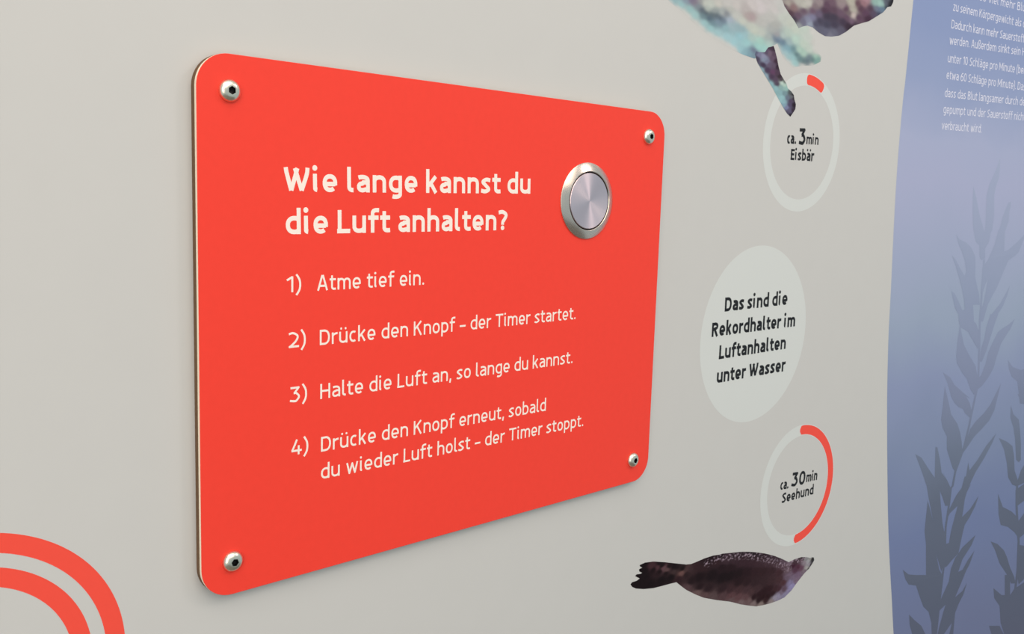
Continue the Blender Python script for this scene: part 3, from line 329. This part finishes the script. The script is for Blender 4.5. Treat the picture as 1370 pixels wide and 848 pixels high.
        S = [[(h, 0), (h, C)], [(W - h, 0), (W - h, C)], [(h, C * .52), (W - h, C * .52)]]
    elif ch == 'K':
        W = 0.46 + w * .95
        S = [[(h, 0), (h, C)], [(W - h * 1.3, C), (h * 1.5, C * .46)], [(W * .40, C * .62), (W - h * 1.1, 0)]]
    elif ch == 'M':
        W = 0.62 + w
        S = [[(h, 0), (h, C)], [(W - h, 0), (W - h, C)], [(h, C - h * .5), (W / 2, C * .3), (W - h, C - h * .5)]]
    elif ch == 'T':
        W = 0.50 + w * .6
        S = [[(W / 2, 0), (W / 2, C)], [(0, C - h), (W, C - h)]]
    elif ch == 'R':
        W = 0.44 + w
        S = [[(h, 0), (h, C)], [(h, C - h), (W * .48, C - h)] + _arc(W * .48, C * .73, W * .48 - h, C * .27 - h, 90, -90) + [(h, C * .46)], [(W * .48, C * .46), (W - h * 1.1, 0)]]
    elif ch == 'S':
        W = 0.40 + w * .8
        S = [_spline([(W - 0.04, C - h - 0.04), (W * 0.58, C - h), (h * 1.05, C * 0.75), (W * 0.5, C * 0.51), (W - h * 1.05, C * 0.26), (W * 0.45, h), (0.02, h + 0.05)])]
    elif ch == '1':
        W = 0.20 + w * 0.9
        S = [[(W - h, 0), (W - h, C)], [(W - h, C - h * .6), (0.02, C * .76)]]
    elif ch == '2':
        W = 0.40 + w * .8
        S = [_spline([(0.03, C - h - 0.05), (W * .45, C - h), (W - h, C * .74), (W * .72, C * .42), (h * 1.2, h)]), [(0.02, h), (W, h)]]
    elif ch == '3':
        W = 0.40 + w * .8
        S = [[(0.03, C - h), (W - h * 1.2, C - h), (W * .42, C * .58)], _spline([(W * .36, C * .58), (W * .62, C * .57), (W - h, C * .33), (W * .6, h * 1.1), (W * .35, h), (0.0, h + .05)])]
    elif ch == '4':
        W = 0.44 + w * .8
        S = [_spline([(W * .56, C), (W * .3, C * .55), (h, C * .27)]), [(h * .6, C * .27), (W, C * .27)], [(W * .72, 0), (W * .72, C * .6)]]
    elif ch == '0':
        W = 0.42 + w * .9
        L = [_arc(W / 2, C / 2, W / 2 - h, C / 2 - h, 0, 345, 23)]
    elif ch == '6':
        W = 0.42 + w * .9
        L = [_arc(W / 2, C * .32, W / 2 - h, C * .32 - h, 0, 345, 23)]
        S = [_spline([(W - .06, C - h), (W * .5, C * .9), (h * 1.1, C * .55), (h, C * .32)])]
    elif ch == '?':
        W = 0.34 + w * .8
        S = [_spline([(0.02, C - h - .03), (W * .45, C - h), (W - h, C * .76), (W * .62, C * .52), (W * .48, C * .42), (W * .46, C * .27)])]
        D = [(W * .46, w * .62, w * .62)]
    elif ch == ')':
        W = 0.14 + w * .8
        S = [_spline([(0.03, C * 1.12), (W - h, C * .72), (W - h, C * .2), (0.03, -.2)])]
    elif ch == '(':
        W = 0.14 + w * .8
        S = [_spline([(W - .03, C * 1.12), (h, C * .72), (h, C * .2), (W - .03, -.2)])]
    elif ch == '.':
        W = w * 1.2; D = [(W / 2, w * .6, w * .6)]
    elif ch == ',':
        W = w * 1.2; S = [[(W / 2 + .02, w * 1.1), (W / 2 - .03, -.16)]]
    elif ch == '–':
        W = 0.42; S = [[(0, X * .46), (W, X * .46)]]
    elif ch == ' ':
        W = 0.19
    if ch in 'üöä':
        D = [(W / 2 - w * .95, X + w * .5 + .14, w * .55), (W / 2 + w * .95, X + w * .5 + .14, w * .55)]
    return W, S, L, D

def text_width(t, w, gap):
    return sum(glyph(c, w)[0] for c in t) + gap * (len(t) - 1)

def text_mesh(t, fit, u0, v0, u1, v1, cap, w, place, off):
    gap = 0.125 - w * 0.32
    length = math.hypot(u1 - u0, v1 - v0)
    sx = length / text_width(fit, w, gap)
    ex = ((u1 - u0) / length, (v1 - v0) / length); ey = (-ex[1], ex[0])
    V, F = [], []
    PV, PF = [], []
    def flush():                                  # weld the overlapping strokes of one letter into one outline
        if not PF: return
        res = geometry.delaunay_2d_cdt([Vector(q) for q in PV], [], PF, 0, 1e-5)
        base = len(V)
        V.extend(P(q[0] / k, q[1]) for q in res[0])
        boxes = []
        for pf in PF:
            q = [PV[i] for i in pf]
            boxes.append((min(a[0] for a in q), max(a[0] for a in q), min(a[1] for a in q), max(a[1] for a in q), q))
        for f in res[2]:
            cx_ = sum(res[0][i][0] for i in f) / len(f); cy_ = sum(res[0][i][1] for i in f) / len(f)
            for x0, x1, y0, y1, q in boxes:
                if x0 <= cx_ <= x1 and y0 <= cy_ <= y1:
                    ins = False; j = len(q) - 1
                    for i in range(len(q)):
                        if (q[i][1] > cy_) != (q[j][1] > cy_) and cx_ < (q[j][0] - q[i][0]) * (cy_ - q[i][1]) / (q[j][1] - q[i][1]) + q[i][0]: ins = not ins
                        j = i
                    if ins:
                        F.append(tuple(base + i for i in f)); break
        PV.clear(); PF.clear()
    def P(x, y):
        return place(u0 + ex[0] * x * sx + ey[0] * y * cap, v0 + ex[1] * x * sx + ey[1] * y * cap, off)
    k = sx / cap                                  # keep the pen round after the width fit
    hw = w / 2
    def add_poly(pts):
        b = len(PV); PV.extend(pts); PF.append(tuple(range(b, b + len(pts))))
    def ribbon(pts, closed):
        pts = [(x * k, y) for x, y in pts]
        q = [pts[0]]
        for p in pts[1:]:
            if math.hypot(p[0] - q[-1][0], p[1] - q[-1][1]) > 1e-4: q.append(p)
        if closed: q.append(q[0])
        n = len(q)
        dirs = []
        for i in range(n - 1):
            dx, dy = q[i + 1][0] - q[i][0], q[i + 1][1] - q[i][1]; l = math.hypot(dx, dy); dirs.append((dx / l, dy / l))
        prev = None
        rows = []
        for i in range(n):
            d0 = dirs[i - 1] if i > 0 else (dirs[-1] if closed else dirs[0])
            d1 = dirs[i] if i < n - 1 else (dirs[0] if closed else dirs[-1])
            cosang = d0[0] * d1[0] + d0[1] * d1[1]
            if cosang > 0.5:
                mx, my = d0[0] + d1[0], d0[1] + d1[1]; l = math.hypot(mx, my); mx, my = mx / l, my / l
                s = hw / max(mx * d1[0] + my * d1[1], 0.5)
                a = ((q[i][0] - my * s, q[i][1] + mx * s), (q[i][0] + my * s, q[i][1] - mx * s))
                rows.append((a, a))
            else:
                e0 = ((q[i][0] - d0[1] * hw, q[i][1] + d0[0] * hw), (q[i][0] + d0[1] * hw, q[i][1] - d0[0] * hw))
                e1 = ((q[i][0] - d1[1] * hw, q[i][1] + d1[0] * hw), (q[i][0] + d1[1] * hw, q[i][1] - d1[0] * hw))
                rows.append((e0, e1))
                add_poly([(q[i][0] + hw * math.cos(t * math.pi / 6), q[i][1] + hw * math.sin(t * math.pi / 6)) for t in range(12)])
        for i in range(n - 1):
            a = rows[i][1]; b = rows[i + 1][0]
            add_poly([a[1], b[1], b[0], a[0]])
    x = 0.0
    for ch in t:
        W, S, L, D = glyph(ch, w)
        for s in S: ribbon([(x + a, b) for a, b in s], False)
        for s in L: ribbon([(x + a, b) for a, b in s], True)
        for (a, b, r) in D:
            add_poly([((x + a) * k + r * math.cos(t_ * math.pi / 8), b + r * math.sin(t_ * math.pi / 8)) for t_ in range(16)])
        flush()
        x += W + gap
    return V, F

def lettering(specs, place, off, mat, parent):
    for name, t, fit, u0, v0, u1, v1, cap, w in specs:
        V, F = text_mesh(t, fit, u0, v0, u1, v1, cap, w, place, off)
        obj(name, V, F, mat, parent)

# ------------------------------------------------------------------ materials
WALL_RGB = (205, 200, 193)
m_wall = material('wall_film', WALL_RGB, rough=0.6, spec=0.25, grain=0.012, grain_scale=55, bump=0.02)
m_floor = material('grey_floor', (120, 116, 110), rough=0.5, grain=0.1, grain_scale=40)
m_red = material('red_laminate', (249, 66, 49), rough=0.55, spec=0.25, grain=0.03, grain_scale=260, bump=0.03)
m_red_print = material('red_print', (249, 80, 62), rough=0.6, grain=0.02, grain_scale=300)
m_cream = material('cream_edge', (250, 232, 205), rough=0.6)
m_core = material('brown_core', (112, 84, 60), rough=0.8, grain=0.35, grain_scale=700)
m_white = material('sign_lettering', (255, 236, 220), rough=0.6)
m_black = material('black_print', (20, 18, 20), rough=0.6)
m_pale = material('pale_print', (214, 213, 206), rough=0.6)
m_steel = material('polished_steel', (240, 228, 204), rough=0.28, metal=1.0)
m_socket = material('dark_socket', (30, 26, 26), rough=0.4, metal=0.6)
m_gap = material('black_gap', (18, 16, 18), rough=0.7)
m_mural = print_gradient('mural_print', [(-520, (104, 110, 142)), (-345, (114, 119, 150)), (-235, (116, 126, 162)), (-149, (132, 142, 170)), (-94, (142, 150, 180)), (-34, (156, 166, 186)), (20, (164, 170, 194)), (90, (172, 174, 200)), (124, (170, 174, 200)), (170, (150, 160, 192)), (220, (140, 152, 188)), (300, (134, 148, 186))])
m_kelp = print_gradient('kelp_print', [(-420, (92, 92, 112)), (-310, (92, 96, 114)), (-210, (100, 106, 124)), (-163, (112, 120, 140)), (-100, (132, 138, 164)), (-20, (148, 156, 180)), (60, (160, 166, 190)), (130, (166, 172, 196))])
m_blue_text = material('mural_lettering', (226, 222, 232), rough=0.6)
m_picture = picture_material('photo_print')

def brushed(name, rgb, rough, aniso):
    m = material(name, rgb, rough=rough, metal=1.0)
    nt = m.node_tree; b = nt.nodes['Principled BSDF']
    tg = nt.nodes.new('ShaderNodeTangent'); tg.direction_type = 'RADIAL'; tg.axis = 'Z'
    b.inputs['Anisotropic'].default_value = aniso; b.inputs['Anisotropic Rotation'].default_value = 0.25
    nt.links.new(tg.outputs[0], b.inputs['Tangent'])
    tc = nt.nodes.new('ShaderNodeTexCoord'); ln = nt.nodes.new('ShaderNodeVectorMath'); ln.operation = 'LENGTH'
    nt.links.new(tc.outputs['Object'], ln.inputs[0])
    n = nt.nodes.new('ShaderNodeTexNoise'); n.noise_dimensions = '1D'; n.inputs['Scale'].default_value = 2500
    nt.links.new(ln.outputs['Value'], n.inputs['W'])
    mr = nt.nodes.new('ShaderNodeMapRange'); mr.inputs[3].default_value = rough - 0.06; mr.inputs[4].default_value = rough + 0.08
    nt.links.new(n.outputs['Fac'], mr.inputs[0]); nt.links.new(mr.outputs[0], b.inputs['Roughness'])
    return m
m_turned = brushed('turned_steel', (246, 220, 220), 0.36, 0.85)
m_bezel = brushed('bezel_steel', (230, 210, 192), 0.26, 0.5)

# ------------------------------------------------------------------ the setting: wall and floor
def build_wall():
    us = [-1500, -1000, -600, -300, 0, 150] + [150 + 12.5 * i for i in range(1, 90)]
    V, F = [], []
    for u in us:
        for off, v in ((0, 1450), (0, -1250), (-40, -1250), (-40, 1450)):
            V.append(on_wall(u, v, off))
    for i in range(len(us) - 1):
        a, b = 4 * i, 4 * i + 4
        for k in range(4):
            F.append((a + k, a + (k + 1) % 4, b + (k + 1) % 4, b + k))
    F.append((0, 3, 2, 1)); e = 4 * (len(us) - 1); F.append((e, e + 1, e + 2, e + 3))
    o = obj('wall_back', V, F, m_wall)
    for p in o.data.polygons: p.use_smooth = abs(p.normal.z) < 0.5 and len(p.vertices) == 4
    bm = bmesh.new(); bm.from_mesh(o.data); bmesh.ops.recalc_face_normals(bm, faces=bm.faces)
    for ed in bm.edges:
        if len(ed.link_faces) == 2 and ed.calc_face_angle(0) > 0.5: ed.smooth = False
    bm.to_mesh(o.data); bm.free()
    o['kind'] = 'structure'; o['label'] = 'pale grey exhibition wall bending gently forward at the right'
build_wall()
fl = obj('floor', [(-1.7, -2.4, 0), (1.6, -2.4, 0), (1.6, 0.1, 0), (-1.7, 0.1, 0), (-1.7, -2.4, -.05), (1.6, -2.4, -.05), (1.6, 0.1, -.05), (-1.7, 0.1, -.05)],
         [(0, 1, 2, 3), (7, 6, 5, 4), (0, 4, 5, 1), (1, 5, 6, 2), (2, 6, 7, 3), (3, 7, 4, 0)], m_floor)
fl['kind'] = 'structure'; fl['label'] = 'grey floor below the wall'

# ------------------------------------------------------------------ the red sign
HW, HH, RC = 150.0, 115.4, 14.0
def rounded(hw, hh, r, n=12):
    P = []
    for cx, cy, a0 in ((hw - r, hh - r, 0), (-hw + r, hh - r, 90), (-hw + r, -hh + r, 180), (hw - r, -hh + r, 270)):
        for i in range(n + 1):
            a = math.radians(a0 + 90 * i / n); P.append((cx + r * math.cos(a), cy + r * math.sin(a)))
    return P
def slab(z0, z1, hw, hh, r, bevel=0.0):
    V, F = [], []
    rings = [(z0, 0), (z1 - bevel, 0)] + ([(z1, bevel)] if bevel else [])
    n = 0
    for z, ins in rings:
        P = rounded(hw - ins, hh - ins, r - ins); n = len(P)
        V += [on_sign(x, y, z) for x, y in P]
    for k in range(len(rings) - 1):
        for i in range(n):
            j = (i + 1) % n
            F.append((k * n + i, k * n + j, (k + 1) * n + j, (k + 1) * n + i))
    F.append(tuple(range(n))[::-1]); F.append(tuple((len(rings) - 1) * n + i for i in range(n)))
    return V, F
sign = thing('information_sign', on_sign(0, -HH, -T * 1000), 'large red rounded information sign with white German lettering screwed to the grey wall', 'sign')
o = obj('core_board', *slab(-4.95, -1.9, HW, HH, RC), m_core, sign); o['label'] = 'dark brown core visible at the sign edge'
o = obj('edge_layer', *slab(-1.9, -0.25, HW, HH, RC), m_cream, sign); o['label'] = 'cream layer along the sign edge'
obj('front_sheet', *slab(-0.25, 0.0, HW, HH, RC, 0.12), m_red, sign)
lettering(SIGN_TEXT, on_sign, 0.04, m_white, sign)

def lathe(profile, n=64, cap_bottom=False, cap_top=False):
    V, F = [], []
    for r, z in profile:
        for i in range(n):
            a = 2 * math.pi * i / n; V.append((r * math.cos(a) / 1000, r * math.sin(a) / 1000, z / 1000))
    for k in range(len(profile) - 1):
        for i in range(n):
            j = (i + 1) % n; F.append((k * n + i, k * n + j, (k + 1) * n + j, (k + 1) * n + i))
    if cap_bottom: F.append(tuple(range(n))[::-1])
    if cap_top: F.append(tuple((len(profile) - 1) * n + i for i in range(n)))
    return V, F
UP = (math.pi / 2, 0, 0)         # local z points out of the wall

# push button
btn = thing('push_button', on_sign(81.6, 60.6, 0), 'round brushed steel push button on the red sign beside the heading', 'button', rot=UP)
bez = local_obj('bezel', *lathe([(21.7, 0.02), (21.7, 0.6), (21.3, 0.95), (17.3, 2.4), (17.0, 2.5), (16.8, 2.45), (16.6, 2.2), (16.6, 0.3)], 96), m_bezel, btn, True)
gp = local_obj('gap_ring', *lathe([(16.6, 1.2), (15.8, 1.2)], 96), m_gap, btn)
capb = local_obj('button_cap', *lathe([(15.8, 0.3), (15.8, 2.2), (15.6, 2.42), (8.0, 2.46), (0.05, 2.48)], 96, cap_top=True), m_turned, btn, True)
for o in (bez, capb):
    o.data.set_sharp_from_angle(angle=math.radians(25))

# corner screws
def screw_head():
    n = 48; V, F = [], []
    prof = [(4.7, 0.02), (4.7, 0.4), (4.53, 0.96), (4.1, 1.7), (3.4, 2.27), (2.6, 2.63), (2.0, 2.75)]
    for r, z in prof:
        for i in range(n):
            a = 2 * math.pi * i / n; V.append((r * math.cos(a), r * math.sin(a), z))
    for k in range(len(prof) - 1):
        for i in range(n):
            j = (i + 1) % n; F.append((k * n + i, k * n + j, (k + 1) * n + j, (k + 1) * n + i))
    b = (len(prof) - 1) * n
    def hexr(a): 
        t = (a % (math.pi / 3)) - math.pi / 6
        return 1.5 / math.cos(t)
    for z in (2.75, 1.0):
        for i in range(n):
            a = 2 * math.pi * i / n; r = hexr(a); V.append((r * math.cos(a), r * math.sin(a), z))
    for i in range(n):
        j = (i + 1) % n; F.append((b + i, b + j, b + n + j, b + n + i))
    return [tuple(c / 1000 for c in v) for v in V], F, b + n
def make_screw():
    s = thing('sign_screw', (0, 0, 0), '', 'screw', 'screws at the corners of the red sign', UP)
    V, F, h0 = screw_head(); n = 48
    hd = local_obj('screw_head', V[:h0 + n], F, m_steel, s, True); hd.data.set_sharp_from_angle(angle=math.radians(30))
    SV = V[h0:h0 + 2 * n] + [(0, 0, 0.0006)]
    SF = [(i, (i + 1) % n, n + (i + 1) % n, n + i) for i in range(n)] + [(n + i, n + (i + 1) % n, 2 * n) for i in range(n)]
    so = local_obj('hex_socket', SV, SF, m_socket, s); so['label'] = 'dark hexagonal socket'
    return s
screw0 = make_screw()
for i, (u, v, lab) in enumerate(((-136.0, 100.6, 'dome-headed steel screw in the upper left corner of the red sign'),
                                 (134.2, 100.4, 'dome-headed steel screw in the upper right corner, just above the round button'),
                                 (-136.0, -100.2, 'dome-headed steel screw in the lower left corner of the red sign'),
                                 (134.0, -100.8, 'dome-headed steel screw in the lower right corner of the red sign'))):
    s = screw0
    if i:
        s = screw0.copy(); coll.objects.link(s)
        for ch in list(screw0.children):
            c = ch.copy(); coll.objects.link(c); c.parent = s
    s.location = on_sign(u, v, 0); s.rotation_euler = (math.pi / 2, 0.5 + i * 0.9, 0); s['label'] = lab

# ------------------------------------------------------------------ printed graphics on the wall
def ring(name, E, arc_span, text, label):
    cx, cy, a, b, t = E
    r = thing(name, on_wall(cx, cy - max(a, b), 0), label, 'wall graphic', 'time rings on the wall')
    o = obj('pale_track', *band(cx, cy, 0.822, 1.0, on_wall, 0.03, ax=(a, b, t)), m_pale, r)
    o = obj('red_arc', *band(cx, cy, 0.835, 0.987, on_wall, 0.05, arc_span[0], arc_span[1], 80, ax=(a, b, t), caps=0.75), m_red_print, r); o['label'] = 'red rounded arc on the ring'
    lettering(text, on_wall, 0.04, m_black, r)
ring('time_ring', EIS, (-1.0, 28.5), EIS_TEXT, 'pale ring with a short red dash, captioned 3 min, under the polar bear')
ring('time_ring', SEE, (-3.5, 180.5), SEE_TEXT, 'pale ring with its right half red, captioned 30 min, above the seal')

cx, cy, a, b, t = DISC
dsc = thing('caption_disc', on_wall(cx, cy - max(a, b), 0), 'pale round spot on the wall with four lines of black text', 'wall graphic')
V, F = [], []
for k in range(8):                               # rings, so that the spot follows the bend of the wall
    v, f = band(cx, cy, max(k / 8, 0.002), (k + 1) / 8, on_wall, 0.03, ax=(a, b, t))
    F += [tuple(i + len(V) for i in q) for q in f]; V += v
obj('pale_disc', V, F, m_pale, dsc)
lettering(DISC_TEXT, on_wall, 0.06, m_black, dsc)

cx, cy, rr = ARCS
arcs_t = thing('ring_emblem', on_wall(cx, cy - rr[0], 0), 'two thick concentric red rings cut off at the lower left of the view', 'wall graphic')
obj('outer_ring', *band(cx, cy, rr[1], rr[0], on_wall, 0.03, n=160), m_red_print, arcs_t)
obj('inner_ring', *band(cx, cy, rr[3], rr[2], on_wall, 0.03, n=160), m_red_print, arcs_t)

# blue mural
mur = thing('underwater_mural', on_wall(700, -560, 0), 'blue underwater mural with curved left edge, kelp shadows and small white text', 'mural')
def build_mural():
    E = MURAL_EDGE
    vmin, vmax = -560.0, 330.0
    pts = [(E[0][0], vmax)] + [e for e in E if vmin < e[1] < vmax] + [(E[-1][0], vmin)]
    fine = _spline(pts, 4)
    V, F = [], []
    cols = 44
    for (u, v) in fine:
        for k in range(cols + 1):
            f = k / cols; V.append(on_wall(u + (980 - u) * f, v, 0.04))
    for i in range(len(fine) - 1):
        for k in range(cols):
            a = i * (cols + 1) + k
            F.append((a, a + cols + 1, a + cols + 2, a + 1))
    obj('blue_ground', V, F, m_mural, mur, True)
build_mural()
for polys in KELP:
    o = obj('kelp_stalk', *flat(polys, on_wall, 0.10), m_kelp, mur); o['label'] = 'dark kelp silhouette'
lettering(MURAL_TEXT, on_wall, 0.08, m_blue_text, mur)

# photographs printed on the wall
def cdt_picture(name, outline, samples, step, off, parent, rough=0.0, power=2.2, soft=0.35, freq=0.5, gain=1.0, asp=1.0, speckle=None):
    O = [Vector(p) for p in outline]
    us = [p[0] for p in outline]; vv = [p[1] for p in outline]
    def inside(x, y):
        c = False; j = len(outline) - 1
        for i in range(len(outline)):
            xi, yi = outline[i]; xj, yj = outline[j]
            if (yi > y) != (yj > y) and x < (xj - xi) * (y - yi) / (yj - yi) + xi: c = not c
            j = i
        return c
    pts = list(O); rnd = random.Random(4)
    y = min(vv)
    while y < max(vv):
        x = min(us)
        while x < max(us):
            px, py = x + rnd.uniform(-.3, .3) * step, y + rnd.uniform(-.3, .3) * step
            if inside(px, py): pts.append(Vector((px, py)))
            x += step
        y += step
    n = len(O)
    res = geometry.delaunay_2d_cdt(pts, [(i, (i + 1) % n) for i in range(n)], [], 1, 1e-5)
    P, F = res[0], [tuple(f) for f in res[2]]
    wallc = lin(WALL_RGB)
    S = [(s[0], s[1], wallc if s[2] == 0 else tuple(min(1, c * gain) for c in lin(s[2]))) for s in samples]
    cols = []
    for p in P:
        r = g = b = ws = 0.0
        for sx, sy, c in S:
            d2 = ((p[0] - sx) * asp) ** 2 + (p[1] - sy) ** 2
            w = 1.0 / (d2 + soft * soft) ** power
            r += w * c[0]; g += w * c[1]; b += w * c[2]; ws += w
        k = 1.0
        if rough:
            k = 1 + rough * noise.fractal(Vector((p[0] * freq * asp, p[1] * freq, 0)), 1.0, 2.0, 4)
        if speckle:
            path, reach, sc, sfreq = speckle
            d = min(math.hypot((p[0] - pa) * asp, p[1] - pb) for pa, pb in path)
            m = max(0.0, 1 - d / reach)
            q = noise.noise(Vector((p[0] * sfreq * asp, p[1] * sfreq, 3.0))) + 0.5 * noise.noise(Vector((p[0] * sfreq * 2.1 * asp, p[1] * sfreq * 2.1, 7.0)))
            m = min(1.0, max(0.0, (q - 0.05) * 2.6)) * m ** 0.7
            c2 = lin(sc)
            r += (c2[0] * ws - r) * m; g += (c2[1] * ws - g) * m; b += (c2[2] * ws - b) * m
        cols.append((r / ws * k, g / ws * k, b / ws * k))
    V = [on_wall(p[0], p[1], off) for p in P]
    o = obj(name, V, F, m_picture, parent)
    me = o.data
    nrm = sum((pl.normal.y for pl in me.polygons), 0.0)
    if nrm > 0: me.flip_normals()
    at = me.color_attributes.new('print', 'FLOAT_COLOR', 'POINT')
    buf = []
    for c in cols: buf += [max(0, min(1, q)) for q in c] + [1.0]
    at.data.foreach_set('color', buf)
    return o
seal = cdt_picture('seal_picture', SEAL[0], SEAL[1], 0.40, 0.05, None, asp=SEAL_ASPECT, rough=0.16, freq=0.7, soft=0.9, speckle=(SEAL_BACK, 3.4, (172, 148, 160), 0.62))
tag(seal, 'printed picture of a dark seal with raised nose below the lower ring', 'picture')
bear = thing('polar_bear_picture', on_wall(300, 150, 0), 'printed picture of a diving polar bear cut off at the top of the view', 'picture')
o = cdt_picture('bear_body', BEAR[0][0], BEAR[0][1], 0.7, 0.05, bear, asp=BEAR_ASPECT, rough=0.05, freq=0.25, soft=2.0)
o = cdt_picture('bear_head', BEAR[1][0], BEAR[1][1], 0.6, 0.08, bear, asp=BEAR_ASPECT, rough=0.06, freq=0.3, soft=1.7); o['label'] = 'shaded dark head'
o = cdt_picture('bear_foreleg', BEAR[2][0], BEAR[2][1], 0.4, 0.10, bear, asp=BEAR_ASPECT, rough=0.06, freq=0.5, soft=0.8); o['label'] = 'dark stretched foreleg'
